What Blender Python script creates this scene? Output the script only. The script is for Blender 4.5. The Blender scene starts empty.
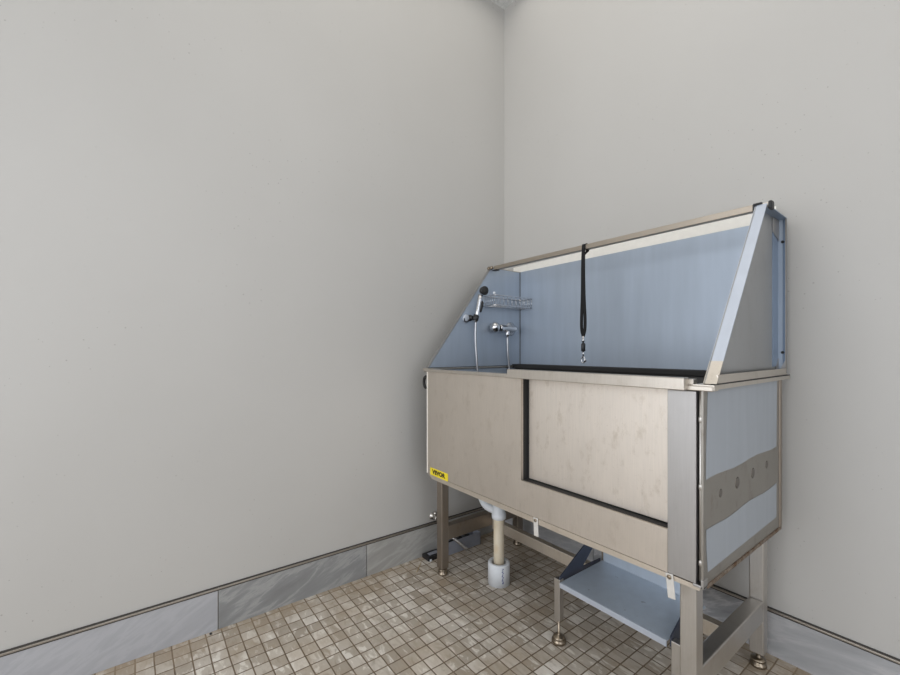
import bpy, bmesh, math, random
from mathutils import Vector, Matrix
random.seed(7)
SC = bpy.context.scene
COL = SC.collection
V = Vector
PI = math.pi

# ------------------------------------------------------------------ materials
def new_mat(name):
    m = bpy.data.materials.new(name); m.use_nodes = True
    nt = m.node_tree; nt.nodes.clear()
    o = nt.nodes.new('ShaderNodeOutputMaterial'); b = nt.nodes.new('ShaderNodeBsdfPrincipled')
    nt.links.new(b.outputs[0], o.inputs[0])
    return m, nt, b
def N(nt, t, **kw):
    n = nt.nodes.new(t)
    for k, v in kw.items():
        if k in n.inputs: n.inputs[k].default_value = v
        else: setattr(n, k, v)
    return n
def L(nt, a, b): nt.links.new(a, b)
def coords(nt, scale=(1,1,1), world=False):
    if world:
        g = N(nt, 'ShaderNodeNewGeometry'); src = g.outputs['Position']
    else:
        g = N(nt, 'ShaderNodeTexCoord'); src = g.outputs['Object']
    mp = N(nt, 'ShaderNodeMapping'); mp.inputs['Scale'].default_value = scale
    L(nt, src, mp.inputs['Vector'])
    return mp.outputs['Vector']
def noise(nt, vec, scale, detail=4, rough=.55):
    n = N(nt, 'ShaderNodeTexNoise'); n.inputs['Scale'].default_value = scale
    n.inputs['Detail'].default_value = detail; n.inputs['Roughness'].default_value = rough
    L(nt, vec, n.inputs['Vector']); return n
def ramp(nt, fac, stops):
    r = N(nt, 'ShaderNodeValToRGB'); e = r.color_ramp.elements
    while len(e) < len(stops): e.new(.5)
    for i, (p, c) in enumerate(stops):
        e[i].position = p; e[i].color = (*c, 1) if len(c) == 3 else c
    L(nt, fac, r.inputs[0]); return r
def mix(nt, fac, a, b, mode='MIX'):
    m = N(nt, 'ShaderNodeMix', data_type='RGBA', blend_type=mode)
    for s, v in ((m.inputs[0], fac), (m.inputs[6], a), (m.inputs[7], b)):
        if isinstance(v, (int, float)): s.default_value = v
        elif isinstance(v, tuple): s.default_value = (*v, 1)
        else: L(nt, v, s)
    return m.outputs[2]
def bump(nt, b, h, strength, dist=.002):
    bp = N(nt, 'ShaderNodeBump'); bp.inputs['Strength'].default_value = strength; bp.inputs['Distance'].default_value = dist
    L(nt, h, bp.inputs['Height']); L(nt, bp.outputs[0], b.inputs['Normal'])
def plain(name, c, rough=.5, metal=0., var=.08):
    m, nt, b = new_mat(name)
    n = noise(nt, coords(nt), 40)
    lo = tuple(x*(1-var) for x in c); hi = tuple(min(1, x*(1+var)) for x in c)
    L(nt, ramp(nt, n.outputs[0], [(.3, lo), (.7, hi)]).outputs[0], b.inputs['Base Color'])
    b.inputs['Roughness'].default_value = rough; b.inputs['Metallic'].default_value = metal
    return m
def steel(name, c, rough=.42, stain=.0, streak=(60, 60, 2), rust=0., metal=1.):
    m, nt, b = new_mat(name)
    s = noise(nt, coords(nt, streak), 6, 3)
    col = ramp(nt, s.outputs[0], [(.25, tuple(x*.93 for x in c)), (.75, tuple(min(1, x*1.05) for x in c))]).outputs[0]
    cl = noise(nt, coords(nt), 5, 5, .6)
    col = mix(nt, ramp(nt, cl.outputs[0], [(.35, (0,0,0)), (.75, (.5,.5,.5))]).outputs[0], col, tuple(x*.86 for x in c))
    if stain:
        st = noise(nt, coords(nt, (1,1,.6)), 22, 8, .75)
        f = ramp(nt, st.outputs[0], [(.53, (0,0,0)), (.68, (stain,)*3)]).outputs[0]
        col = mix(nt, f, col, (c[0]*.62, c[1]*.57, c[2]*.5))
        sp = noise(nt, coords(nt), 120, 2, .5)
        f = ramp(nt, sp.outputs[0], [(.70, (0,0,0)), (.78, (stain*.6,)*3)]).outputs[0]
        col = mix(nt, f, col, (c[0]*.5, c[1]*.46, c[2]*.4))
    if rust:
        rn = noise(nt, coords(nt), 35, 6, .7)
        f = ramp(nt, rn.outputs[0], [(.42, (0,0,0)), (.62, (rust,)*3)]).outputs[0]
        col = mix(nt, f, col, (.16, .085, .04))
    L(nt, col, b.inputs['Base Color'])
    b.inputs['Metallic'].default_value = metal
    rr = N(nt, 'ShaderNodeMapRange'); rr.inputs[3].default_value = rough*.85; rr.inputs[4].default_value = rough*1.2
    L(nt, s.outputs[0], rr.inputs[0]); L(nt, rr.outputs[0], b.inputs['Roughness'])
    bump(nt, b, s.outputs[0], .06, .001)
    return m
def film(name, c, rough=.38, metal=.45, spots=0.):
    m, nt, b = new_mat(name)
    s = noise(nt, coords(nt, (5, 5, .5)), 5, 4)
    col = ramp(nt, s.outputs[0], [(.25, tuple(x*.94 for x in c)), (.75, tuple(x*1.06 for x in c))]).outputs[0]
    if spots:
        v = noise(nt, coords(nt), 28, 3, .5)
        f = ramp(nt, v.outputs[0], [(.69, (0,0,0)), (.73, (spots,)*3)]).outputs[0]
        col = mix(nt, f, col, tuple(x*.35 for x in c))
    L(nt, col, b.inputs['Base Color'])
    b.inputs['Metallic'].default_value = metal; b.inputs['Roughness'].default_value = rough
    bump(nt, b, s.outputs[0], .08, .002)
    return m

M = {}
M['front'] = steel('brushed_front_steel', (.67,.61,.54), .5, .25)
M['post'] = steel('brushed_post_steel', (.47,.46,.452), .45, .12)
M['door'] = steel('mottled_door_steel', (.77,.71,.64), .5, .42)
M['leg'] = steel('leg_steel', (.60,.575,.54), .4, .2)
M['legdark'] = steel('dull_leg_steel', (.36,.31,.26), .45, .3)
M['bare'] = steel('bare_side_steel', (.37,.35,.32), .42, .5)
M['rim'] = steel('rim_steel', (.62,.575,.515), .38, .3)
M['rust'] = steel('rusty_edge_steel', (.34,.29,.24), .55, .3, rust=.9)
M['bar'] = steel('rail_steel', (.44,.385,.32), .42, .1)
M['dark'] = steel('shaded_basin_steel', (.13,.125,.12), .5, .2)  # steel darkened in its colour to stand for shade inside the tub
M['chrome'] = steel('chrome', (.70,.70,.71), .16)
M['hose'] = steel('grey_braided_hose', (.46,.46,.47), .35)
M['pale'] = plain('pale_film_glare', (.50,.54,.60), .4, .2, .03)  # pale tone imitating glare on the blue film
M['foot'] = steel('tarnished_foot', (.33,.275,.21), .3, .4)
M['tan'] = steel('tan_steel', (.72,.65,.56), .5, .2)
M['spot'] = steel('heat_mark_steel', (.22,.20,.18), .45)
M['film'] = film('blue_film', (.385,.445,.525), .4, .35)
M['film_out'] = film('pale_blue_film', (.365,.395,.43), .45, .3)
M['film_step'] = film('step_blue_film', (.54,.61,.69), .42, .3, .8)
M['film_edge'] = film('light_film_edge', (.50,.545,.62), .4, .3)
M['film_deep'] = film('deep_blue_film', (.21,.27,.36), .3, .4)
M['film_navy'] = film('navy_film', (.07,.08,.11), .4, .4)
M['sheet'] = steel('grey_splash_sheet', (.45,.46,.47), .4, .15)
M['cream'] = plain('pale_bare_edge', (.86,.83,.76), .5, 0, .03)
M['black'] = plain('black_plastic', (.012,.012,.013), .4)
M['web'] = plain('black_webbing', (.006,.006,.007), .9)
M['rubber'] = plain('black_rubber', (.02,.019,.018), .7)
M['white_pvc'] = plain('white_pvc', (.74,.77,.80), .35, 0, .03)
M['yellow'] = plain('yellow_label', (.86,.69,.02), .45, 0, .03)
M['ink'] = plain('dark_ink', (.045,.032,.008), .6)
M['blueink'] = plain('blue_print', (.10,.12,.30), .6)
M['traygrey'] = plain('grey_plastic', (.24,.25,.285), .5)
M['straw'] = plain('dry_straw', (.42,.30,.13), .8)
M['tagm'] = plain('worn_pale_metal', (.66,.64,.60), .45, .2, .06)
M['white'] = plain('white_paint', (.8,.8,.8), .4, 0, .02)
M['trim'] = steel('bronze_trim', (.46,.42,.37), .4)
M['trimdark'] = plain('dark_trim_gap', (.05,.045,.04), .6)
M['glassy'] = plain('added_frame_white', (.8,.8,.8), .4, 0, .02)

def aged_pvc():
    m, nt, b = new_mat('yellowed_pvc')
    n = noise(nt, coords(nt, (1,1,1)), 14, 4)
    L(nt, ramp(nt, n.outputs[0], [(.3, (.70,.60,.44)), (.55, (.72,.64,.50)), (.8, (.60,.43,.24))]).outputs[0], b.inputs['Base Color'])
    b.inputs['Roughness'].default_value = .45
    return m
M['old_pvc'] = aged_pvc()

def wall_mat():
    m, nt, b = new_mat('painted_wall')
    w = coords(nt, world=True)
    n1 = noise(nt, w, 1.1, 3, .5)
    col = ramp(nt, n1.outputs[0], [(.3, (.476,.463,.437)), (.7, (.508,.495,.469))]).outputs[0]
    # faint smudges
    n2 = noise(nt, coords(nt, (1,1,.55), True), 3.6, 7, .72)
    col = mix(nt, ramp(nt, n2.outputs[0], [(.62, (0,0,0)), (.76, (.13,.13,.13))]).outputs[0], col, (.42,.37,.31))
    # tiny flecks
    gg = N(nt, 'ShaderNodeNewGeometry'); sp_ = N(nt, 'ShaderNodeSeparateXYZ'); L(nt, gg.outputs['Position'], sp_.inputs[0])
    sb = N(nt, 'ShaderNodeMath', operation='SUBTRACT'); L(nt, sp_.outputs[0], sb.inputs[0]); L(nt, sp_.outputs[1], sb.inputs[1])
    cb = N(nt, 'ShaderNodeCombineXYZ'); L(nt, sb.outputs[0], cb.inputs[0]); L(nt, sp_.outputs[2], cb.inputs[1])
    vo = N(nt, 'ShaderNodeTexVoronoi', voronoi_dimensions='2D'); vo.inputs['Scale'].default_value = 17; L(nt, cb.outputs[0], vo.inputs['Vector'])
    thr = noise(nt, cb.outputs[0], 2.6, 4, .7)
    rm = N(nt, 'ShaderNodeMapRange'); rm.inputs[1].default_value = .46; rm.inputs[2].default_value = .74; rm.inputs[3].default_value = .0; rm.inputs[4].default_value = .062
    L(nt, thr.outputs[0], rm.inputs[0])
    lt = N(nt, 'ShaderNodeMath', operation='LESS_THAN'); L(nt, vo.outputs['Distance'], lt.inputs[0]); L(nt, rm.outputs[0], lt.inputs[1])
    k = N(nt, 'ShaderNodeMath', operation='MULTIPLY'); k.inputs[1].default_value = .45; L(nt, lt.outputs[0], k.inputs[0])
    col = mix(nt, k.outputs[0], col, (.22,.20,.18))
    L(nt, col, b.inputs['Base Color']); b.inputs['Roughness'].default_value = .62
    nb = noise(nt, w, 160, 3); bump(nt, b, nb.outputs[0], .05, .001)
    return m
M['wall'] = wall_mat()
def ceil_mat():
    m, nt, b = new_mat('textured_ceiling')
    w = coords(nt, world=True)
    n = noise(nt, w, 60, 4)
    L(nt, ramp(nt, n.outputs[0], [(.3, (.55,.56,.54)), (.7, (.75,.75,.73))]).outputs[0], b.inputs['Base Color'])
    b.inputs['Roughness'].default_value = .9; bump(nt, b, n.outputs[0], .5, .004)
    return m
M['ceil'] = ceil_mat()

def floor_mat():
    m, nt, b = new_mat('mosaic_tile_floor')
    P = .0509
    g = N(nt, 'ShaderNodeNewGeometry')
    def wob(vec, scale, amt):
        nz = noise(nt, vec, scale, 2)
        s = N(nt, 'ShaderNodeVectorMath', operation='SUBTRACT'); s.inputs[1].default_value = (.5,.5,.5); L(nt, nz.outputs['Color'], s.inputs[0])
        sc = N(nt, 'ShaderNodeVectorMath', operation='SCALE'); sc.inputs['Scale'].default_value = amt; L(nt, s.outputs[0], sc.inputs[0])
        ad = N(nt, 'ShaderNodeVectorMath', operation='ADD'); L(nt, vec, ad.inputs[0]); L(nt, sc.outputs[0], ad.inputs[1])
        return ad.outputs[0]
    pos = wob(g.outputs['Position'], 9, .004)
    off = N(nt, 'ShaderNodeVectorMath', operation='ADD'); off.inputs[1].default_value = (P*20-.034, 1.465+P*40, 0); L(nt, pos, off.inputs[0])
    dv = N(nt, 'ShaderNodeVectorMath', operation='SCALE'); dv.inputs['Scale'].default_value = 1/P; L(nt, off.outputs[0], dv.inputs[0])
    fl = N(nt, 'ShaderNodeVectorMath', operation='FLOOR'); L(nt, dv.outputs[0], fl.inputs[0])
    fr = N(nt, 'ShaderNodeVectorMath', operation='FRACTION'); L(nt, dv.outputs[0], fr.inputs[0])
    sx = N(nt, 'ShaderNodeSeparateXYZ'); L(nt, fr.outputs[0], sx.inputs[0])
    def edge(o):
        a = N(nt, 'ShaderNodeMath', operation='SUBTRACT'); a.inputs[1].default_value = .5; L(nt, o, a.inputs[0])
        c = N(nt, 'ShaderNodeMath', operation='ABSOLUTE'); L(nt, a.outputs[0], c.inputs[0]); return c.outputs[0]
    mx = N(nt, 'ShaderNodeMath', operation='MAXIMUM'); L(nt, edge(sx.outputs[0]), mx.inputs[0]); L(nt, edge(sx.outputs[1]), mx.inputs[1])
    grout = N(nt, 'ShaderNodeMapRange'); grout.inputs[1].default_value = .447; grout.inputs[2].default_value = .468; L(nt, mx.outputs[0], grout.inputs[0])
    wn = N(nt, 'ShaderNodeTexWhiteNoise'); wn.noise_dimensions = '2D'; L(nt, fl.outputs[0], wn.inputs['Vector'])
    base = ramp(nt, wn.outputs['Value'], [(0, (.37,.32,.26)), (.35, (.45,.40,.335)), (.65, (.51,.46,.395)), (.88, (.60,.55,.48)), (1, (.70,.65,.58))]).outputs[0]
    # veins inside tiles: noise shifted per tile, stretched
    sh = N(nt, 'ShaderNodeVectorMath', operation='SCALE'); sh.inputs['Scale'].default_value = 9; L(nt, wn.outputs['Color'], sh.inputs[0])
    ad = N(nt, 'ShaderNodeVectorMath', operation='ADD'); L(nt, g.outputs['Position'], ad.inputs[0]); L(nt, sh.outputs[0], ad.inputs[1])
    mp = N(nt, 'ShaderNodeMapping'); mp.inputs['Scale'].default_value = (1.0,2.6,1); mp.inputs['Rotation'].default_value = (0,0,.5); L(nt, ad.outputs[0], mp.inputs['Vector'])
    vn = noise(nt, mp.outputs[0], 15, 5, .6); vn.inputs['Distortion'].default_value = .6
    col = mix(nt, ramp(nt, vn.outputs[0], [(.54, (0,0,0)), (.62, (.75,.75,.75))]).outputs[0], base, (.78,.74,.67))
    col = mix(nt, ramp(nt, vn.outputs[0], [(.30, (.7,.7,.7)), (.46, (0,0,0))]).outputs[0], col, (.31,.265,.21))
    # brownish dirt patches (shapes of their own)
    dn = noise(nt, g.outputs['Position'], 4.2, 5, .65)
    col = mix(nt, ramp(nt, dn.outputs[0], [(.45, (0,0,0)), (.68, (.6,.6,.6))]).outputs[0], col, (.34,.255,.165))
    gn = noise(nt, g.outputs['Position'], 30, 3)
    gcol = ramp(nt, gn.outputs[0], [(.3, (.11,.078,.048)), (.7, (.20,.15,.10))]).outputs[0]
    col = mix(nt, grout.outputs[0], col, gcol)
    # ground-in dirt along the two walls, over tile and grout alike
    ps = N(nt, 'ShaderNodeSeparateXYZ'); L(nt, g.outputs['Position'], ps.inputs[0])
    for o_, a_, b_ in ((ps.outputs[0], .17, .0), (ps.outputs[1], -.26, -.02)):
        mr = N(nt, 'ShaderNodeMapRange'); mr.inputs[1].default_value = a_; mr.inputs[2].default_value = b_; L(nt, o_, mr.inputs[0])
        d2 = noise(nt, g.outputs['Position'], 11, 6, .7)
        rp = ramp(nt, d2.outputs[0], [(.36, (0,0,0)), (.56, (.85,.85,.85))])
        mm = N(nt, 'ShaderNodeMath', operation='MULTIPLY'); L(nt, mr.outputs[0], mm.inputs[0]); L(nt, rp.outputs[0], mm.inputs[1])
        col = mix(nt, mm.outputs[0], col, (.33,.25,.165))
    L(nt, col, b.inputs['Base Color'])
    rr = N(nt, 'ShaderNodeMapRange'); rr.inputs[3].default_value = .42; rr.inputs[4].default_value = .85; L(nt, grout.outputs[0], rr.inputs[0]); L(nt, rr.outputs[0], b.inputs['Roughness'])
    iv = N(nt, 'ShaderNodeMath', operation='SUBTRACT'); iv.inputs[0].default_value = 1; L(nt, grout.outputs[0], iv.inputs[1])
    bump(nt, b, iv.outputs[0], .5, .0015)
    return m
M['floor'] = floor_mat()

def marble(name, lo, mid, hi, rot, sc=1.0):
    m, nt, b = new_mat(name)
    g = N(nt, 'ShaderNodeNewGeometry')
    m0 = N(nt, 'ShaderNodeMapping'); m0.inputs['Rotation'].default_value = rot; L(nt, g.outputs['Position'], m0.inputs['Vector'])
    mp = N(nt, 'ShaderNodeMapping'); mp.inputs['Scale'].default_value = (1, 1.0, 5); L(nt, m0.outputs[0], mp.inputs['Vector'])
    n = noise(nt, mp.outputs[0], 3.2*sc, 8, .62); n.inputs['Distortion'].default_value = .35
    col = ramp(nt, n.outputs[0], [(.30, lo), (.47, mid), (.535, hi), (.57, mid), (.72, lo)]).outputs[0]
    L(nt, col, b.inputs['Base Color']); b.inputs['Roughness'].default_value = .4
    return m
M['tileA'] = marble('pale_grey_marble_tile', (.36,.365,.385), (.405,.41,.43), (.44,.445,.465), (-.5,0,0))
M['tileB'] = marble('veined_grey_marble_tile', (.215,.215,.215), (.265,.27,.27), (.36,.36,.355), (-.38,0,0))
M['tileC'] = marble('light_marble_tile', (.33,.335,.345), (.40,.405,.415), (.47,.47,.475), (-.3,.2,0))
M['tileD'] = marble('warm_grey_marble_tile', (.29,.285,.268), (.345,.34,.322), (.41,.405,.385), (-.3,.1,0))
M['tileR'] = marble('streaked_grey_marble_tile', (.23,.24,.255), (.37,.38,.40), (.56,.565,.58), (0,.45,0), 1.2)

# ------------------------------------------------------------------ mesh helpers
def BM(): return bmesh.new()
def box(bm, x0, x1, y0, y1, z0, z1, bev=0., mi=0):
    r = bmesh.ops.create_cube(bm, size=1)
    vs = r['verts']
    bmesh.ops.transform(bm, matrix=Matrix.Translation(((x0+x1)/2, (y0+y1)/2, (z0+z1)/2)) @ Matrix.Diagonal((abs(x1-x0), abs(y1-y0), abs(z1-z0), 1)), verts=vs)
    fs = list({f for v in vs for f in v.link_faces})
    for f in fs: f.material_index = mi
    if bev:
        es = list({e for v in vs for e in v.link_edges})
        bmesh.ops.bevel(bm, geom=es, offset=bev, segments=2, profile=.5, affect='EDGES')
    return bm
def prism(bm, pts, d):
    """closed polygon pts (3D) extruded by vector d"""
    a = [bm.verts.new(p) for p in pts]; c = [bm.verts.new(V(p)+V(d)) for p in pts]
    bm.faces.new(a); bm.faces.new(list(reversed(c)))
    n = len(a)
    for i in range(n): bm.faces.new([a[i], c[i], c[(i+1) % n], a[(i+1) % n]][::-1])
    bmesh.ops.recalc_face_normals(bm, faces=bm.faces)
    return bm
def smoothpts(pts, n=6):
    pts = [V(p) for p in pts]; out = []
    P = [pts[0]*2-pts[1]] + pts + [pts[-1]*2-pts[-2]]
    for i in range(1, len(P)-2):
        for k in range(n):
            t = k/n; a, b, c, d = P[i-1], P[i], P[i+1], P[i+2]
            out.append(.5*((2*b)+(c-a)*t+(2*a-5*b+4*c-d)*t*t+(3*b-a-3*c+d)*t**3))
    out.append(pts[-1]); return out
def tube(bm, pts, r, seg=10, closed=False, cap=True):
    pts = [V(p) for p in pts]; n = len(pts); rings = []
    rs = r if isinstance(r, (list, tuple)) else [r]*n
    up = V((0,0,1)); prev = None
    for i, p in enumerate(pts):
        if closed: t = pts[(i+1) % n]-pts[i-1]
        else: t = pts[min(i+1, n-1)]-pts[max(i-1, 0)]
        t.normalize()
        if prev is None:
            a = t.orthogonal().normalized()
        else:
            a = (prev - t*prev.dot(t)).normalized()
        prev = a; b = t.cross(a)
        rings.append([bm.verts.new(p+(a*math.cos(2*PI*k/seg)+b*math.sin(2*PI*k/seg))*rs[i]) for k in range(seg)])
    m = n if closed else n-1
    for i in range(m):
        A, B = rings[i], rings[(i+1) % n]
        for k in range(seg): f = bm.faces.new([A[k], A[(k+1) % seg], B[(k+1) % seg], B[k]]); f.smooth = True
    if cap and not closed:
        bm.faces.new(rings[0][::-1]); bm.faces.new(rings[-1])
    return bm
def lathe(bm, prof, origin=(0,0,0), axis=(0,0,1), seg=24):
    """prof: list of (radius, height) revolved about axis through origin"""
    ax = V(axis).normalized(); a = ax.orthogonal().normalized(); b = ax.cross(a); o = V(origin)
    rings = [[bm.verts.new(o+ax*h+(a*math.cos(2*PI*k/seg)+b*math.sin(2*PI*k/seg))*max(r, 1e-4)) for k in range(seg)] for r, h in prof]
    for A, B in zip(rings, rings[1:]):
        for k in range(seg): f = bm.faces.new([A[k], A[(k+1) % seg], B[(k+1) % seg], B[k]]); f.smooth = True
    bm.faces.new(rings[0][::-1]); bm.faces.new(rings[-1])
    bmesh.ops.recalc_face_normals(bm, faces=bm.faces)
    return bm
WL = {}
def obj(name, bm, mats, parent=None):
    """link bm (built in world metres) as one mesh object whose origin is its centre"""
    lo = V((min(v.co.x for v in bm.verts), min(v.co.y for v in bm.verts), min(v.co.z for v in bm.verts)))
    hi = V((max(v.co.x for v in bm.verts), max(v.co.y for v in bm.verts), max(v.co.z for v in bm.verts)))
    c = (lo+hi)/2
    if parent is None: c.z = lo.z
    bmesh.ops.translate(bm, vec=-c, verts=bm.verts)
    me = bpy.data.meshes.new(name); bm.to_mesh(me); bm.free()
    for m in (mats if isinstance(mats, (list, tuple)) else [mats]): me.materials.append(M[m])
    o = bpy.data.objects.new(name, me); COL.objects.link(o)
    WL[o] = c
    if parent: o.parent = parent; o.location = c-WL[parent]
    else: o.location = c
    return o
def thing(name, label, cat, loc, group=None):
    o = bpy.data.objects.new(name, None); COL.objects.link(o); o.empty_display_size = .05
    o.location = loc; WL[o] = V(loc); o['label'] = label; o['category'] = cat
    if group: o['group'] = group
    return o
def tag(o, label, cat, group=None):
    o['label'] = label; o['category'] = cat
    if group: o['group'] = group
    return o
def struct(name, bm, mats):
    o = obj(name, bm, mats); o['kind'] = 'structure'; return o

# ------------------------------------------------------------------ the room
RX, RY, H = 3.2, -3.6, 3.03
WB = .008                                  # plane of the back wall
WX0, WX1, WZ0, WZ1 = .08, 2.5, .2, 2.6
BH = .151                                  # baseboard tile height, trim above
struct('floor', box(BM(), -.1, RX+.1, RY-.1, .1, -.08, 0), 'floor')
struct('ceiling', box(BM(), -.1, RX+.1, RY-.1, .1, H, H+.08), 'ceil')
struct('wall_left', box(BM(), -.1, 0, RY-.1, .1, 0, H), 'wall')
struct('wall_back', box(BM(), 0, RX, WB, WB+.1, 0, H), 'wall')
SY0, SY1 = -2.6, -.5
bm = BM(); box(bm, RX, RX+.1, RY-.1, SY0, 0, H); box(bm, RX, RX+.1, SY1, .1, 0, H); box(bm, RX, RX+.1, SY0, SY1, 0, WZ0); box(bm, RX, RX+.1, SY0, SY1, WZ1, H)
struct('wall_right', bm, 'wall')
bm = BM()
for y in (SY0, (SY0+SY1)/2-.02, SY1-.04): box(bm, RX+.02, RX+.08, y, y+.04, WZ0, WZ1, .003)
for z in (WZ0, WZ1-.04): box(bm, RX+.02, RX+.08, SY0, SY1, z, z+.04, .003)
struct('added_window_2', bm, 'glassy')  # unseen side window, added only to supply daylight
# front wall (behind the camera) with a wide opening added to let daylight in
bm = BM()
box(bm, 0, WX0, RY-.1, RY, 0, H); box(bm, WX1, RX, RY-.1, RY, 0, H)
box(bm, WX0, WX1, RY-.1, RY, 0, WZ0); box(bm, WX0, WX1, RY-.1, RY, WZ1, H)
struct('wall_front', bm, 'wall')
bm = BM()
for x in (WX0, (WX0+WX1)/2-.02, WX1-.04): box(bm, x, x+.04, RY-.08, RY-.02, WZ0, WZ1, .003)
for z in (WZ0, WZ1-.04): box(bm, WX0, WX1, RY-.08, RY-.02, z, z+.04, .003)
struct('added_window_1', bm, 'glassy')  # unseen window behind the camera, added only for its daylight
# baseboards: big marble tiles with thin joints
def baseboard_y(cuts, mats):
    bm = BM()
    for i in range(len(cuts)-1):
        box(bm, 0, .010, cuts[i+1]+.0015, cuts[i]-.0015, 0, BH-.006, .0008, i % len(mats))
    return bm
struct('baseboard_left', baseboard_y([WB, -.265, -.876, -1.474, -2.076, -2.686, -3.296, RY], None or ['a','b','c','d','e','f','g']), ['tileD', 'tileD', 'tileB', 'tileA', 'tileC', 'tileA', 'tileB'])
bm = BM(); cuts = [.012, .60, 1.21, 1.82, 2.43, RX]
for i in range(len(cuts)-1): box(bm, cuts[i]+.0015, cuts[i+1]-.0015, WB-.010, WB, 0, BH-.006, .0008, i % 2)
struct('baseboard_back', bm, ['tileC', 'tileR'])
# metal edge trims on top of the tiles: a rounded bead over a dark joint
bm = BM(); box(bm, 0, .0105, RY, WB, BH-.007, BH-.003, 0, 1); box(bm, 0, .0125, RY, WB, BH-.003, BH+.003, .001, 0); box(bm, 0, .006, RY, WB, BH+.003, BH+.0055, 0, 1)
struct('trim_1', bm, ['trim', 'trimdark'])
bm = BM(); box(bm, .0125, RX, WB-.0105, WB, BH-.007, BH-.003, 0, 1); box(bm, .0125, RX, WB-.0125, WB, BH-.003, BH+.003, .001, 0); box(bm, .0125, RX, WB-.006, WB, BH+.003, BH+.0055, 0, 1)
struct('trim_2', bm, ['trim', 'trimdark'])

# ------------------------------------------------------------------ dog wash station
X0, X1, YF, YB = .178, 1.334, -.657, -.044
YR = -.085                                   # rear of the trough body
ZB, ZR, ZT = .455, .950, 1.458
ST = thing('dog_wash_station', 'stainless steel dog grooming tub with blue filmed splash panels standing in the room corner', 'dog bath', ((X0+X1)/2, (YF+YB)/2, 0))

# front skin : left face + lower apron, bent returns round the door opening
fp = BM()
DX0, DX1, DZ0 = .755, 1.252, .583
prism(fp, [(X0+.004, YF, ZB+.020), (DX1, YF, ZB+.020), (DX1, YF, DZ0), (DX0, YF, DZ0), (DX0, YF, ZR-.014), (X0+.004, YF, ZR-.014)], (0, .006, 0))
box(fp, DX0-.003, DX0, YF+.004, YF+.012, DZ0, ZR-.014)
box(fp, DX0, DX1, YF+.004, YF+.008, DZ0-.003, DZ0)
front = obj('front_panel', fp, 'front', ST)
# fold under the front skin
b = BM(); prism(b, [(X0+.006, YF-.001, ZB+.019), (X0+.04, YF-.001, ZB+.001), (1.0, YF-.001, ZB+.001), (X1-.008, YF-.001, ZB+.008), (X1-.006, YF-.001, ZB+.019)], (0, .034, 0)); obj('bottom_rail', b, 'tan', ST)
b = BM(); box(b, X0-.001, X0+.004, YF-.002, YF+.004, ZB+.020, ZR-.012, .001); obj('edge_strip', b, 'cream', ST)
# sliding door
b = BM(); box(b, DX0+.010, DX1+.02, YF+.031, YF+.038, DZ0+.004, ZR-.006, .001)
door = obj('door', b, 'door', ST)
b = BM(); box(b, DX0-.003, DX0+.0005, YF+.012, YF+.046, DZ0, ZR-.014); box(b, DX0+.0005, DX0+.0095, YF+.034, YF+.046, DZ0, ZR-.014, .001); box(b, DX0, DX1, YF+.008, YF+.046, DZ0-.003, DZ0+.0005)
obj('door_seal', b, 'rubber', door)
# right hand corner post panel, hinge rod
b = BM(); box(b, DX1+.001, 1.3195, YF-.003, YF+.012, ZB+.022, ZR-.016, .0015)
obj('corner_post', b, 'post', ST)
b = BM(); tube(b, [(1.3265, YF+.005, ZB+.03), (1.3265, YF+.005, ZR-.016)], .0032, 12)
for z in (.52, .70, .86): lathe(b, [(.0032, 0), (.0044, .002), (.0044, .012), (.0032, .014)], (1.3265, YF+.005, z))
obj('hinge_rod', b, 'leg', ST)
b = BM(); box(b, 1.3215, 1.3275, YF+.012, YF+.03, ZB+.024, ZR-.016); obj('hinge_gap_shade', b, 'rubber', ST)  # black backing strip added to paint the shadow in the hinge gap
b = BM(); box(b, 1.312, X1+.002, YF-.004, YF+.02, ZB+.015, ZB+.022, .002); box(b, X1-.004, X1+.002, YF-.004, YF+.02, ZB+.015, ZB+.036, .001)
obj('corner_bracket', b, 'post', ST)
# side panels
b = BM(); box(b, X1-.006, X1, YF+.002, YR, ZB+.018, ZR-.006, .001)
sp = obj('side_panel', b, 'bare', ST)
sp['label'] = 'bare steel right side with remains of blue film'
def film_patch(pts):
    b = BM(); prism(b, [(X1+.0002, y, z) for y, z in pts], (.0006, 0, 0)); return b
def wavy(y0, y1, z, a, n=9, ph=0., tilt=0.):
    return [(y0+(y1-y0)*i/n, z+tilt*i/n+a*math.sin(ph+i*1.3)) for i in range(n+1)]
obj('protective_film', film_patch([(-.632, .938), (-.641, .80)]+wavy(-.643, -.128, .724, .003, 9, .4, .010)+[(-.122, .938)]), 'film_out', sp)
obj('protective_film', film_patch([(-.632, .503)]+[(-.640, .560)]+wavy(-.641, -.128, .603, .003, 9, 1.5, .014)+[(-.128, .513)]), 'film_out', sp)
for y, z, r in ((-.555, .675, .011), (-.445, .68, .016), (-.33, .685, .015), (-.215, .69, .012)):
    b = BM(); lathe(b, [(r, 0), (r*.7, .0006)], (X1, y, z), (1,0,0), 14); obj('weld_mark', b, 'spot', sp)
b = BM(); box(b, X1-.02, X1+.003, YF+.02, YR, ZB+.010, ZB+.020, .002); obj('bottom_flange', b, 'rust', ST)
b = BM(); box(b, X1-.004, X1+.003, YR-.014, YR+.004, ZB+.014, ZR-.008, .002); obj('rear_corner_edge', b, 'legdark', ST)
b = BM(); box(b, X0, X0+.006, YF+.006, YR, ZB+.012, ZR-.006, .001); obj('side_panel', b, 'film_out', ST)
b = BM(); box(b, X0+.006, X1-.006, YR-.006, YR, ZB+.012, ZR-.006, .001); obj('rear_panel', b, 'bare', ST)
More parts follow.
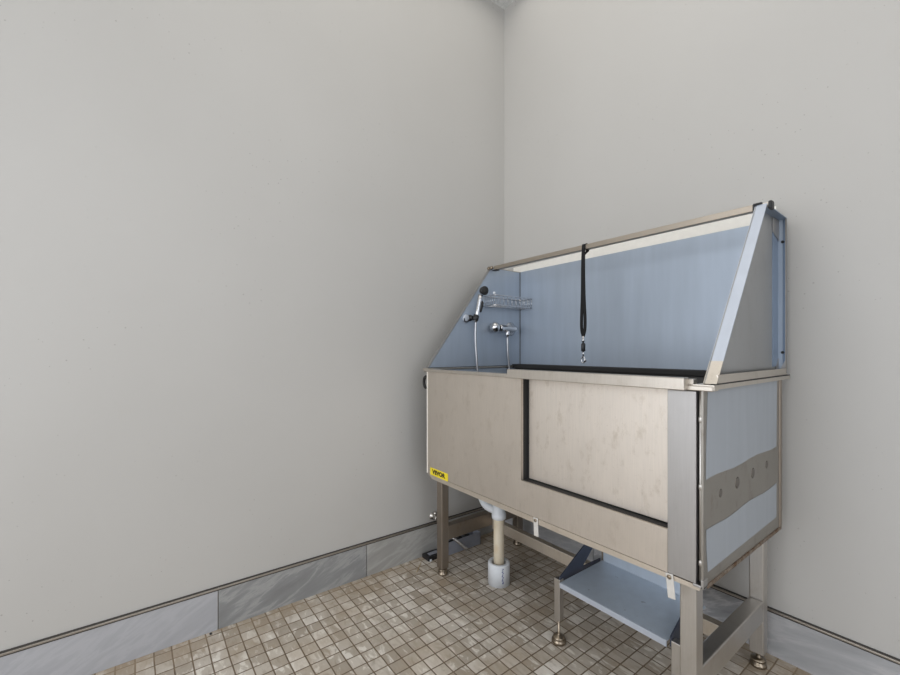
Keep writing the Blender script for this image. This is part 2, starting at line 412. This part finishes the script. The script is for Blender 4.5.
# basin (open trough)
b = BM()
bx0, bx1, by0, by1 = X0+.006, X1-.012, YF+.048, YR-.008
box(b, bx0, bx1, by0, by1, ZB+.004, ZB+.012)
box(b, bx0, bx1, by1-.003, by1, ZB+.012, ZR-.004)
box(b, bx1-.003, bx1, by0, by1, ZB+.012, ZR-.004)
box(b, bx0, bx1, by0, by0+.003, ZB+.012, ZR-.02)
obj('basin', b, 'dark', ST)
b = BM(); box(b, bx0, bx0+.003, by0, by1, ZB+.012, ZR-.004); obj('basin_side', b, 'film', ST)
# rim lip round the top of the trough
b = BM()
RXL, RXR = X0-.030, X1+.011
box(b, RXL+.014, X1+.024, YF-.010, YF+.024, ZR-.014, ZR-.002, .002)
box(b, RXL, X0+.012, YF-.006, YB+.01, ZR-.008, ZR+.001, .0015)
prism(b, [(X1-.02, YF-.0061, ZR-.0101), (X1+.026, YF-.0061, ZR-.0101), (X1+.011, YB+.012, ZR-.0101), (X1-.02, YB+.012, ZR-.0101)], (0, 0, .011))
box(b, RXL, RXR, YR-.016, YB+.012, ZR-.008, ZR+.001, .0015)
obj('rim', b, 'rim', ST)
b = BM(); prism(b, [(X1+.016, YF-.004, ZR+.001), (X1+.027, YF-.004, ZR+.001), (X1+.012, YB+.01, ZR+.001), (X1+.003, YB+.01, ZR+.001)], (0, 0, .0025)); obj('rim_gasket', b, 'rubber', ST)
b = BM(); box(b, X0+.002, X0+.0055, YF, YB, ZR+.001, ZR+.004); obj('rim_gasket', b, 'rubber', ST)
b = BM(); box(b, X0+.008, X1-.004, YR-.034, YB-.0045, ZR-.010, ZR+.010, .002); obj('rear_shade_strip', b, 'rubber', ST)  # black strip painting the shade along the back of the tub interior
# door guide rail in front of the rim
b = BM(); box(b, .717, 1.304, YF-.030, YF-.002, ZR-.014, ZR+.016, .002); box(b, .72, 1.314, YF-.004, YF+.018, ZR-.002, ZR+.0125, .0015)
obj('door_guide_rail', b, 'rim', ST)
# back splash
SXR = 1.312
b = BM(); box(b, X0, X1-.004, YB-.004, YB, ZR-.004, ZT, .0008)
bs = obj('back_splash', b, 'film', ST)
b = BM(); prism(b, [(X0-.05, YB-.004, ZT), (SXR, YB-.004, ZT), (SXR, YB-.004, ZT+.046), (X0-.05, YB-.004, ZT+.032)], (0, .003, 0)); o_ = obj('top_strip', b, 'cream', bs); o_['label'] = 'cream coloured bare strip along the top'
b = BM(); box(b, X0-.001, X0+.003, YB-.0065, YB-.003, ZR+.002, ZT, .001); obj('corner_joint', b, 'trimdark', bs)
# left splash panel: sheet + outward flange on the slope
F0 = (-.652, ZR+.003); F1 = (-.262, ZT); B1 = (YB, ZT); B0 = (YB, ZR+.003)
def sheet(x, d, pts): b = BM(); prism(b, [(x, y, z) for y, z in pts], (d, 0, 0)); return b
ls = obj('left_splash_panel', sheet(X0-.003, .003, [F0, F1, B1, B0]), 'film', ST)
def flange(p, q, x0, x1, t=.003):
    b = BM(); d = V((0, q[0]-p[0], q[1]-p[1])).normalized(); n = V((0, d.z, -d.y))
    a = [(x0, p[0], p[1]), (x1, p[0], p[1]), (x1, q[0], q[1]), (x0, q[0], q[1])]
    prism(b, a, n*t); return b
obj('front_flange', flange(F0, F1, X0-.016, X0+.001), 'post', ls)
obj('top_flange', flange(F1, B1, X0-.016, X0+.001), 'bare', ls)
# right splash panel (stands a little out of square: wider at the front)
def sx(y): return 1.313+.032*(YB-y)
def so(y): return sx(y)+.028
def skew(y0, y1, z0, z1, fa, fb):
    b = BM(); prism(b, [(fa(y0), y0, z0), (fb(y0), y0, z0), (fb(y1), y1, z0), (fa(y1), y1, z0)], (0, 0, z1-z0)); return b
b = BM(); prism(b, [(sx(y), y, z) for y, z in (F0, F1, B1, B0)], (.003, 0, 0))
rs = obj('right_splash_panel', b, 'sheet', ST)
def lerp2(p, q, t): return (p[0]+(q[0]-p[0])*t, p[1]+(q[1]-p[1])*t)
def sflange(p, q, t=.003):
    b = BM(); d = V((0, q[0]-p[0], q[1]-p[1])).normalized(); n = V((0, d.z, -d.y))
    prism(b, [(sx(p[0])-.001, *p), (so(p[0]), *p), (so(q[0]), *q), (sx(q[0])-.001, *q)], n*t); return b
obj('front_flange', sflange(lerp2(F0, F1, .105), F1), 'film_edge', rs)
tip = obj('flange_tip', sflange(F0, lerp2(F0, F1, .105)), 'rim', rs)
tip['label'] = 'bare steel lower end of the flange'
P3 = lambda y: sx(y)+.003
obj('top_flange', skew(YB-.212, YB, ZT-.003, ZT, P3, so), 'film_deep', rs)
obj('bottom_flange', skew(F0[0]+.012, YB, ZR+.004, ZR+.024, lambda y: so(y)-.004, lambda y: so(y)-.001), 'rim', rs)
obj('back_flange', skew(YB-.003, YB, ZR+.009, ZT-.003, P3, so), 'film_deep', rs)
obj('outer_lip', skew(YB-.012, YB-.003, ZR+.009, ZT-.003, lambda y: so(y)-.003, so), 'bare', rs)
obj('film_strip', skew(YB-.060, YB-.003, ZR+.03, ZT-.03, P3, lambda y: sx(y)+.005), 'film_deep', rs)
SX, SO = sx(YB), so(YB)
for z in (ZR+.075, ZT-.075):
    b = BM(); lathe(b, [(.0045, 0), (.0045, .003), (.003, .004)], (SX+.017, YB-.003, z), (0,-1,0), 12); obj('screw', b, 'rubber', rs)
for pts, d in (([(SX+.005, YB-.05, ZR+.009), (SX+.005, YB-.004, ZR+.009), (SX+.005, YB-.004, ZR+.055)], (.002, 0, 0)),
               ([(SX+.006, YB-.004, ZR+.009), (SO-.004, YB-.004, ZR+.009), (SO-.004, YB-.004, ZR+.05)], (0, -.002, 0)),
               ([(SX+.006, YB-.065, ZT-.004), (SX+.006, YB-.004, ZT-.004), (SX+.006, YB-.004, ZT-.07), (SX+.006, YB-.065, ZT-.05)], (.002, 0, 0))):
    b = BM(); prism(b, pts, d); obj('weld_tab', b, 'post', rs)
# overhead rail between the splash panels
BYc, BZc = -.252, 1.4515
b = BM(); box(b, X0+.022, 1.318, BYc-.011, BYc+.011, BZc-.009, BZc+.011, .002)
rail = obj('overhead_rail', b, 'bar', ST)
b = BM(); box(b, 1.318, 1.352, BYc-.008, BYc+.010, BZc-.001, BZc+.010, .002); obj('rail_end', b, 'rim', rail)
b = BM(); box(b, 1.314, 1.336, BYc-.014, BYc+.014, BZc+.007, BZc+.013, .002); box(b, 1.313, 1.318, BYc-.014, BYc+.004, BZc-.008, BZc+.010, .001); obj('rail_clip', b, 'black', rail)
b = BM(); box(b, 1.350, 1.360, BYc-.012, BYc+.013, BZc-.012, BZc+.013, .004); obj('end_cap', b, 'black', rail)
b = BM(); lathe(b, [(.004, 0), (.009, .002), (.010, .008), (.006, .012), (.006, .02), (.010, .024), (.008, .032), (.003, .034)], (X0-.018, BYc-.014, ZT-.004), (1,0,0), 16); obj('rail_bolt', b, 'foot', rail)
b = BM(); box(b, X0+.01, X0+.04, BYc-.012, BYc+.012, BZc-.013, BZc-.008, .001); obj('rail_pad', b, 'black', rail)
# legs with levelling feet
def foot_bm(x, y, ztop, r=.023):
    b = BM()
    lathe(b, [(r, 0), (r+.001, .004), (r, .010), (r*.72, .014), (r*.72, .016), (r*.95, .018), (r*.9, .025), (.012, .027), (.007, .029), (.007, ztop)], (x, y, 0), (0,0,1), 20)
    return b
def leg(x, y, m, zb=.046):
    b = BM(); box(b, x-.02, x+.02, y-.02, y+.02, zb, ZB+.001, .003)
    l = obj('leg', b, m, ST); obj('foot', foot_bm(x, y, zb+.001), 'foot', l); return l
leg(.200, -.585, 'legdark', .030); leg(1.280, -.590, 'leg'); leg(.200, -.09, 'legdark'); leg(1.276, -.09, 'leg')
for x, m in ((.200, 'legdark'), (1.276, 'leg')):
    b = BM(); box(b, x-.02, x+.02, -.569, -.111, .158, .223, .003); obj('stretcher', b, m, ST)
b = BM(); box(b, .221, 1.255, -.295, -.265, .140, .188, .002); obj('stretcher', b, 'tan', ST)
# hanging door latches
for x, tl in ((.826, .05), (1.259, .10)):
    b = BM(); box(b, -.009, .009, -.002, .0015, -.052, .008, .001)
    bmesh.ops.rotate(b, verts=b.verts, cent=(0,0,0), matrix=Matrix.Rotation(-tl, 3, 'Y'))
    bmesh.ops.translate(b, verts=b.verts, vec=(x, YF-.004, ZB+.014))
    lt = obj('latch', b, 'tagm', ST)
    b = BM(); lathe(b, [(.0055, 0), (.0055, .002), (.003, .0035)], (x, YF-.006, ZB+.014), (0,-1,0), 12); obj('screw', b, 'foot', lt)
# yellow maker's label
b = BM(); box(b, X0+.026, X0+.158, YF-.0012, YF, .4735, .506, .0003)
lab = obj('brand_label', b, 'yellow', ST); lab['label'] = 'yellow label with dark bold lettering'
def text_bm(s, size, loc, rot):
    c = bpy.data.curves.new('t', 'FONT'); c.body = s; c.size = size; c.align_x = 'CENTER'; c.align_y = 'CENTER'; c.extrude = .0003; c.offset = size*.065; c.space_character = 1.08
    o = bpy.data.objects.new('t', c); COL.objects.link(o)
    dg = bpy.context.evaluated_depsgraph_get(); me = bpy.data.meshes.new_from_object(o.evaluated_get(dg))
    b = BM(); b.from_mesh(me); bpy.data.objects.remove(o); bpy.data.meshes.remove(me)
    bmesh.ops.transform(b, matrix=Matrix.Translation(loc) @ rot, verts=b.verts)
    return b
obj('lettering', text_bm('VEVOR', .0245, (X0+.090, YF-.0014, .490), Matrix.Rotation(PI/2, 4, 'X') @ Matrix.Diagonal((1.14, 1, 1, 1))), 'ink', lab)
# black hose loop on the left side
b = BM(); tube(b, [(X0-.020+.022*math.cos(a), YF+.010, .886+.027*math.sin(a)) for a in [2*PI*k/24 for k in range(24)]], .0065, 10, True)
obj('hose_loop', b, 'rubber', ST)

# mixer tap on the left splash panel
b = BM(); fy, fz = -.170, 1.146
lathe(b, [(.036, 0), (.036, .005), (.026, .011), (.014, .014), (.014, .03)], (X0, fy+.045, fz), (1,0,0), 24)
tap = obj('mixer_tap', b, 'chrome', ST)
b = BM(); lathe(b, [(.014, -.02), (.016, -.015), (.017, .03), (.014, .05), (.014, .075), (.018, .082), (.019, .10)], (X0+.034, fy+.03, fz), (0,-1,0), 20); obj('tap_body', b, 'chrome', tap)
b = BM(); lathe(b, [(.010, 0), (.020, .004), (.027, .016), (.027, .030), (.021, .042), (.006, .048)], (X0+.034, fy-.075, fz+.002), (0,-1,.06), 20); obj('tap_handle', b, 'chrome', tap)
b = BM(); lathe(b, [(.009, 0), (.011, .004), (.011, .024), (.009, .028)], (X0+.034, fy-.008, fz-.040), (0,0,1), 14); obj('tap_outlet', b, 'chrome', tap)
b = BM(); box(b, X0+.004, X0+.05, fy-.055, fy-.01, fz+.0165, fz+.021, .001); obj('tap_lever', b, 'chrome', tap)
# hand shower holder bracket
hy_, hz_ = -.404, 1.192
b = BM(); lathe(b, [(.016, 0), (.016, .004), (.010, .008), (.010, .026)], (X0, hy_, hz_), (1,0,0), 16)
lathe(b, [(.013, -.014), (.015, -.008), (.015, .008), (.013, .014)], (X0+.036, hy_+.008, hz_), (0,.25,1), 16)
hold = obj('shower_holder', b, 'black', ST)
b = BM(); lathe(b, [(.021, 0), (.020, .004), (.014, .007), (.004, .008)], (X0, hy_-.024, hz_-.004), (1,0,0), 22); obj('holder_glare', b, 'pale', hold)  # pale disc painting a patch of glare on the film
b = BM(); tube(b, smoothpts([(X0+.004, hy_-.006, hz_-.006), (X0+.022, hy_-.03, hz_-.02), (X0+.03, hy_-.055, hz_-.020), (X0+.032, hy_-.062, hz_-.006)], 6), .003, 8); obj('hook', b, 'black', hold)

# ------------------------------------------------------------------ hand shower
hx = X0+.038
HS = thing('hand_shower', 'chrome and black hand shower with hose hanging on the left splash panel', 'shower head', (hx, hy_+.01, hz_-.03))
b = BM(); p0 = V((hx, hy_+.006, hz_-.018)); p1 = V((hx+.004, hy_+.036, hz_+.122))
ax = (p1-p0).normalized()
lathe(b, [(.009, 0), (.0105, .01), (.0115, .06), (.0105, .11), (.012, .132)], p0, ax, 16)
obj('handle', b, 'chrome', HS)
b = BM(); lathe(b, [(.004, 0), (.009, .006), (.011, .03), (.009, .052), (.004, .058)], p0+ax*.045+V((.004,.012,0)), ax, 14); obj('trigger', b, 'black', HS)
b = BM(); hc = p1+V((.004, .012, .012)); hd = V((.90, -.05, -.12)).normalized()
lathe(b, [(.010, -.018), (.017, -.010), (.0215, .002), (.0225, .010), (.0215, .014), (.019, .015)], hc, hd, 22); hd_o = obj('head', b, 'black', HS)
b = BM(); lathe(b, [(.0165, 0), (.016, .0015), (.002, .002)], hc+hd*.015, hd, 20); obj('spray_face', b, 'rubber', hd_o)
b = BM()
tube(b, smoothpts([p0, (hx, hy_+.004, hz_-.10), (hx+.002, hy_+.012, hz_-.22), (hx+.004, hy_+.016, .90), (hx+.008, hy_+.03, .72), (hx+.02, hy_+.09, .60), (hx+.025, hy_+.16, .63), (hx+.012, fy+.000, .76), (hx-.002, fy+.004, .93), (hx-.004, fy-.005, 1.02), (X0+.034, fy-.008, fz-.040)], 8), .0058, 10)
obj('hose', b, 'hose', HS)

# ------------------------------------------------------------------ wire soap basket
bx0, bx1, by0, by1, bz0, bz1 = X0+.006, X0+.086, -.318, -.052, 1.256, 1.304
SB = thing('wire_basket', 'chrome wire soap basket hung in the corner of the splash panels', 'basket', ((bx0+bx1)/2, (by0+by1)/2, bz0))
def rect(z, i=0.): return [(bx0+i, by0+i, z), (bx1-i, by0+i, z), (bx1-i, by1-i, z), (bx0+i, by1-i, z)]
def loop_pts(pts, n=10):
    out = []
    for a, c in zip(pts, pts[1:]+pts[:1]):
        for k in range(n): out.append(V(a).lerp(V(c), k/n))
    return out
b = BM(); tube(b, loop_pts(rect(bz1)), .0026, 8, True); tube(b, loop_pts(rect(bz0)), .0030, 8, True)
for k in range(4):
    x = bx0+(bx1-bx0)*(k+.5)/4; tube(b, [(x, by0, bz0), (x, by1, bz0)], .0011, 6)
for k in range(10):
    y = by0+(by1-by0)*k/9
    for x in (bx0, bx1): tube(b, [(x, y, bz0), (x, y, bz1)], .0010, 6)
for k in range(1, 5):
    x = bx0+(bx1-bx0)*k/5
    for y in (by0, by1): tube(b, [(x, y, bz0), (x, y, bz1)], .0010, 6)
obj('wire_frame', b, 'chrome', SB)
b = BM(); lathe(b, [(.003, 0), (.0065, .002), (.0065, .008), (.003, .011)], (bx1, by0-.002, bz1+.004), (0,0,1), 14); obj('rim_knob', b, 'white_pvc', SB)

# ------------------------------------------------------------------ grooming leash
gx, gy = .735, BYc
GL = thing('grooming_leash', 'black grooming noose hanging from the overhead rail over the tub', 'leash', (gx, gy, .985))
ly = gy-.018
def strap(bm, pts, w=.0062, t=.0018, ax=V((1,0,0))):
    pts = smoothpts(pts, 5); rows = []
    for i, p in enumerate(pts):
        tg = (pts[min(i+1, len(pts)-1)]-pts[max(i-1, 0)]).normalized(); n = ax.cross(tg).normalized()
        rows.append([bm.verts.new(p+ax*w*s+n*t*u) for s, u in ((-1,-1),(1,-1),(1,1),(-1,1))])
    for A, B in zip(rows, rows[1:]):
        for k in range(4): bm.faces.new([A[k], A[(k+1) % 4], B[(k+1) % 4], B[k]])
    bm.faces.new(rows[0][::-1]); bm.faces.new(rows[-1])
    bmesh.ops.recalc_face_normals(bm, faces=bm.faces); return bm
b = BM()
strap(b, [(gx-.002, gy+.013, BZc-.012), (gx-.002, gy+.014, BZc+.006), (gx-.002, gy+.006, BZc+.0135), (gx-.002, gy-.006, BZc+.0135), (gx-.002, gy-.014, BZc+.006), (gx-.002, gy-.016, BZc-.03)], .007)
strap(b, [(gx-.002, gy+.013, BZc-.012), (gx-.002, gy+.004, BZc-.018), (gx-.002, gy-.012, BZc-.03)], .007)
strap(b, [(gx-.003, gy-.016, BZc-.02), (gx-.0035, ly, 1.38), (gx-.005, ly, 1.26), (gx-.0085, ly, 1.17), (gx-.008, ly, 1.118), (gx-.001, ly, 1.088)])
strap(b, [(gx+.001, gy-.017, BZc-.02), (gx+.003, ly-.003, 1.38), (gx+.005, ly-.003, 1.26), (gx+.0095, ly-.003, 1.17), (gx+.009, ly-.003, 1.118), (gx+.001, ly-.002, 1.088)])
obj('strap', b, 'web', GL)
b = BM(); tube(b, [(gx, ly-.001, 1.090), (gx, ly-.001, 1.058)], .0042, 10); lathe(b, [(.003, 0), (.006, .003), (.006, .010), (.003, .013)], (gx, ly-.001, 1.066)); obj('swivel', b, 'chrome', GL)
b = BM(); lathe(b, [(.006, 0), (.0085, .003), (.0085, .030), (.006, .033)], (gx, ly-.001, 1.028), (0,0,1), 14); obj('slider', b, 'black', GL)
b = BM(); tube(b, [(gx, ly-.001, 1.030), (gx, ly-.001, 1.006)], .003, 8)
tube(b, [(gx+.008*math.cos(a), ly-.001, .994+.012*math.sin(a)) for a in [2*PI*k/16 for k in range(16)]], .0026, 8, True)
lathe(b, [(.003, 0), (.0055, .003), (.0055, .010), (.003, .012)], (gx+.008, ly-.001, .986)); obj('snap_hook', b, 'chrome', GL)

# ------------------------------------------------------------------ drain pipe and its floor sleeve
px, py = .408, -.428
DP = thing('drain_pipe', 'yellowed plastic waste pipe with white trap elbow under the tub', 'pipe', (px, py, .012))
b = BM(); lathe(b, [(.0235, .012), (.0235, .30)], (px, py, 0)); obj('pipe', b, 'old_pvc', DP)
b = BM(); lathe(b, [(.027, .284), (.0315, .287), (.0315, .308), (.028, .311), (.027, ZB+.003)], (px, py, 0)); obj('coupling', b, 'white_pvc', DP)
b = BM()
tube(b, smoothpts([(px-.015, py+.002, .318), (px-.045, py+.006, .312), (px-.080, py+.006, .314), (px-.108, py+.006, .330), (px-.122, py+.007, .362), (px-.124, py+.008, ZB+.003)], 6), .0195, 16)
obj('trap_elbow', b, 'white_pvc', DP)
b = BM(); lathe(b, [(.0, .0), (.0485, 0), (.0485, .090), (.046, .094), (.034, .094), (.031, .090), (.031, .012), (.0, .012)], (px, py, 0), (0,0,1), 28)
sl = thing('pipe_sleeve', 'short white plastic collar on the floor holding the waste pipe', 'pipe collar', (px, py, 0))
obj('collar', b, 'white_pvc', sl)
b = BM(); ang0 = math.atan2(-1.721-py, 1.754-px)
for k in range(11):
    z = .018+k*.0062; w = random.choice((.0025, .004, .0015)); a = ang0+.36+(.10*math.sin(k*2.1) if k % 3 else 0)*.4
    c = V((px+.0486*math.cos(a), py+.0486*math.sin(a), z)); t = V((-math.sin(a), math.cos(a), 0)); n = V((math.cos(a), math.sin(a), 0))
    prism(b, [c-t*.003, c+t*w, c+t*w+V((0,0,.004)), c-t*.003+V((0,0,.004))], n*.0004)
obj('printed_mark', b, 'blueink', sl)

# ------------------------------------------------------------------ pull-out step
tx0, tx1, sy0, sy1, sz = .824, 1.208, -.545, -.288, .226
SP = thing('step', 'low blue topped steel step on the floor under the tub', 'step', ((tx0+tx1)/2, (sy0+sy1)/2, 0))
b = BM(); box(b, tx0+.008, tx1-.012, sy0+.004, sy1, sz-.004, sz, .0008); obj('tread', b, 'film_step', SP)
b = BM(); box(b, tx0+.008, tx1-.012, sy0, sy0+.004, sz-.018, sz, .001); ed = obj('tread_edge', b, 'film_edge', SP)
b = BM(); box(b, tx0+.012, tx1-.040, sy1, sy1+.004, sz-.01, .405, .001); obj('riser', b, 'film_step', SP)
for x, ye, yt in ((tx0, -.300, sy1), (tx1-.004, -.345, -.415)):
    b = BM(); prism(b, [(x-.004, sy0+.012, sz-.004), (x-.004, sy0+.012, sz+.010), (x-.004, -.392, .308), (x-.004, ye, .308+(ye+.392)*.70), (x-.004, ye, .315), (x-.004, -.400, sz+.008), (x-.004, yt, sz+.004), (x-.004, yt, sz-.018), (x-.004, sy0+.012, sz-.018)], (.004, 0, 0))
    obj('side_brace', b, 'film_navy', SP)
for x in (tx0-.022, tx1-.003):
    b = BM(); box(b, x, x+.024, sy0+.008, sy0+.030, .082, sz+.002, .0015)
    l = obj('leg', b, 'leg', SP); b = BM(); lathe(b, [(.022, 0), (.025, .005), (.025, .013), (.020, .016), (.022, .019), (.019, .025), (.006, .029), (.0045, .032), (.0045, .084)], (x+.012, sy0+.019, 0), (0,0,1), 18); obj('foot', b, 'foot', l)
for x in (tx0+.002, tx1-.060):
    b = BM(); box(b, x, x+.018, sy1+.004, sy1+.010, sz-.01, .405, .001); obj('rear_upright', b, 'legdark', SP)

# ------------------------------------------------------------------ small things on the floor in the corner
b = BM(); t0, t1, tx0, tx1, tz = -.470, -.248, .016, .080, .064
TR = thing('plastic_tray', 'small grey plastic tray on the floor against the left baseboard', 'tray', ((tx0+tx1)/2, (t0+t1)/2, 0))
box(b, tx0, tx1, t0, t1, 0, .004); box(b, tx0, tx0+.003, t0, t1, .004, tz); box(b, tx1-.003, tx1, t0, t1, .004, tz); box(b, tx0, tx1, t0, t0+.003, .004, tz); box(b, tx0, tx1, t1-.003, t1, .004, tz)
obj('tray_shell', b, 'traygrey', TR)
for k, (y, r, lb) in enumerate(((-.425, .017, 'black plastic lump in the grey tray, end nearest the tub leg'), (-.375, .020, 'black plastic lump in the middle of the grey tray'), (-.32, .018, 'black plastic lump in the grey tray, end nearest the room corner'))):
    b = BM(); bmesh.ops.create_icosphere(b, subdivisions=3, radius=r)
    for v in b.verts:
        v.co *= 1+.14*math.sin(v.co.x*190+k)+.12*math.sin(v.co.y*230+2*k)
        v.co.x *= .8; v.co.y *= 1.25
    mz = min(v.co.z for v in b.verts)
    bmesh.ops.translate(b, verts=b.verts, vec=(.046, y, .0045-mz+.016))
    # a lump of scrap: stretch down so it rests on the tray bottom
    for v in b.verts:
        if v.co.z < .03: v.co.z = .0045+(v.co.z-.0205)*.9
    tag(obj('scrap', b, 'black'), lb, 'scrap', 'black scraps in the grey tray')
b = BM(); box(b, .014, .072, -.578, -.490, 0, .020, .003)
BC = thing('black_clip', 'flat black plastic clip with grey top on the floor by the front left leg', 'clip', (.043, -.534, 0))
obj('body', b, 'black', BC)
b = BM(); box(b, .034, .058, -.560, -.505, .020, .024, .002); obj('pad', b, 'traygrey', BC)
b = BM(); box(b, .055, .076, -.570, -.560, .0, .010, .002); obj('catch', b, 'white_pvc', BC)
b = BM(); lathe(b, [(.007, 0), (.008, .004), (.008, .085), (.0085, .088), (.010, .094), (.010, .101), (.005, .106)], (.074, -.432, .0815), V((.106,-.358,.010))-V((.074,-.432,.0815)), 14)
tag(obj('chrome_rod', b, 'chrome'), 'thin chrome rod with rounded end leaning on the grey tray', 'rod')
PV = thing('wall_spigot', 'small chrome water valve on the left wall just above the baseboard', 'valve', (0, -.505, .185))
b = BM(); lathe(b, [(.018, 0), (.018, .003), (.009, .006), (.009, .03), (.012, .032), (.012, .045)], (0, -.505, .185), (1,0,0), 18); obj('valve_body', b, 'leg', PV)
b = BM(); box(b, .020, .032, -.512, -.498, .185, .206, .003); lathe(b, [(.010, 0), (.012, .004), (.010, .010)], (.026, -.505, .204)); obj('valve_handle', b, 'leg', PV)
b = BM(); tube(b, smoothpts([(.118, -.676, .0014), (.095, -.65, .003), (.075, -.628, .005), (.05, -.606, .0014)], 6), .0011, 6)
tag(obj('straw', b, 'straw'), 'thin dry straw lying on the floor tiles by the left baseboard', 'straw')
for k, (x, y, lb) in enumerate(((.022, -1.500, 'tiny dark crumb on the floor against the left baseboard'), (.905, -.66, 'tiny dark crumb on the floor in front of the step'))):
    b = BM(); bmesh.ops.create_icosphere(b, subdivisions=2, radius=.0045)
    for v in b.verts: v.co.z = v.co.z*.5+.0022; v.co.x *= 1.4+.3*math.sin(v.co.y*900)
    bmesh.ops.translate(b, verts=b.verts, vec=(x, y, 0)); tag(obj('crumb', b, 'black'), lb, 'crumb')

# ------------------------------------------------------------------ light, world, camera
def area(name, loc, rot, sx, sy, power, col):
    l = bpy.data.lights.new(name, 'AREA'); l.shape = 'RECTANGLE'; l.size = sx; l.size_y = sy; l.energy = power; l.color = col
    o = bpy.data.objects.new(name, l); COL.objects.link(o); o.location = loc; o.rotation_euler = rot; return o
area('added_front_daylight', ((WX0+WX1)/2, RY-.12, (WZ0+WZ1)/2), (PI/2, 0, 0), WX1-WX0, WZ1-WZ0, 49, (.98, .99, 1))  # added daylight for the assumed window behind the camera
area('added_side_daylight', (RX+.12, (SY0+SY1)/2, (WZ0+WZ1)/2), (PI/2, 0, PI/2), SY1-SY0, WZ1-WZ0, 23, (.98, .99, 1))  # added side daylight through the assumed right-hand window
area('ceiling_fill', (1.05, -1.0, H-.03), (0, 0, 0), 1.9, 1.9, 11, (1, .96, .90))  # unseen overhead area light, added to fill walls and corner
w = bpy.data.worlds.new('World'); SC.world = w; w.use_nodes = True
bg = w.node_tree.nodes['Background']; bg.inputs[0].default_value = (.75, .83, 1, 1); bg.inputs[1].default_value = .9
cam = bpy.data.cameras.new('Camera'); co = bpy.data.objects.new('Camera', cam); COL.objects.link(co)
cam.sensor_width = 36; cam.lens = 416.4/900*36; cam.shift_x = 0; cam.shift_y = (350.9-337.5)/900
cam.clip_start = .02
co.location = (1.754, -1.721, 1.03); co.rotation_euler = (PI/2, 0, .92227)
SC.camera = co
vs = SC.view_settings
SC.display_settings.display_device = 'sRGB'
vs.view_transform = 'Standard'; vs.look = 'None'; vs.gamma = 1; vs.use_curve_mapping = False; vs.exposure = 0.0
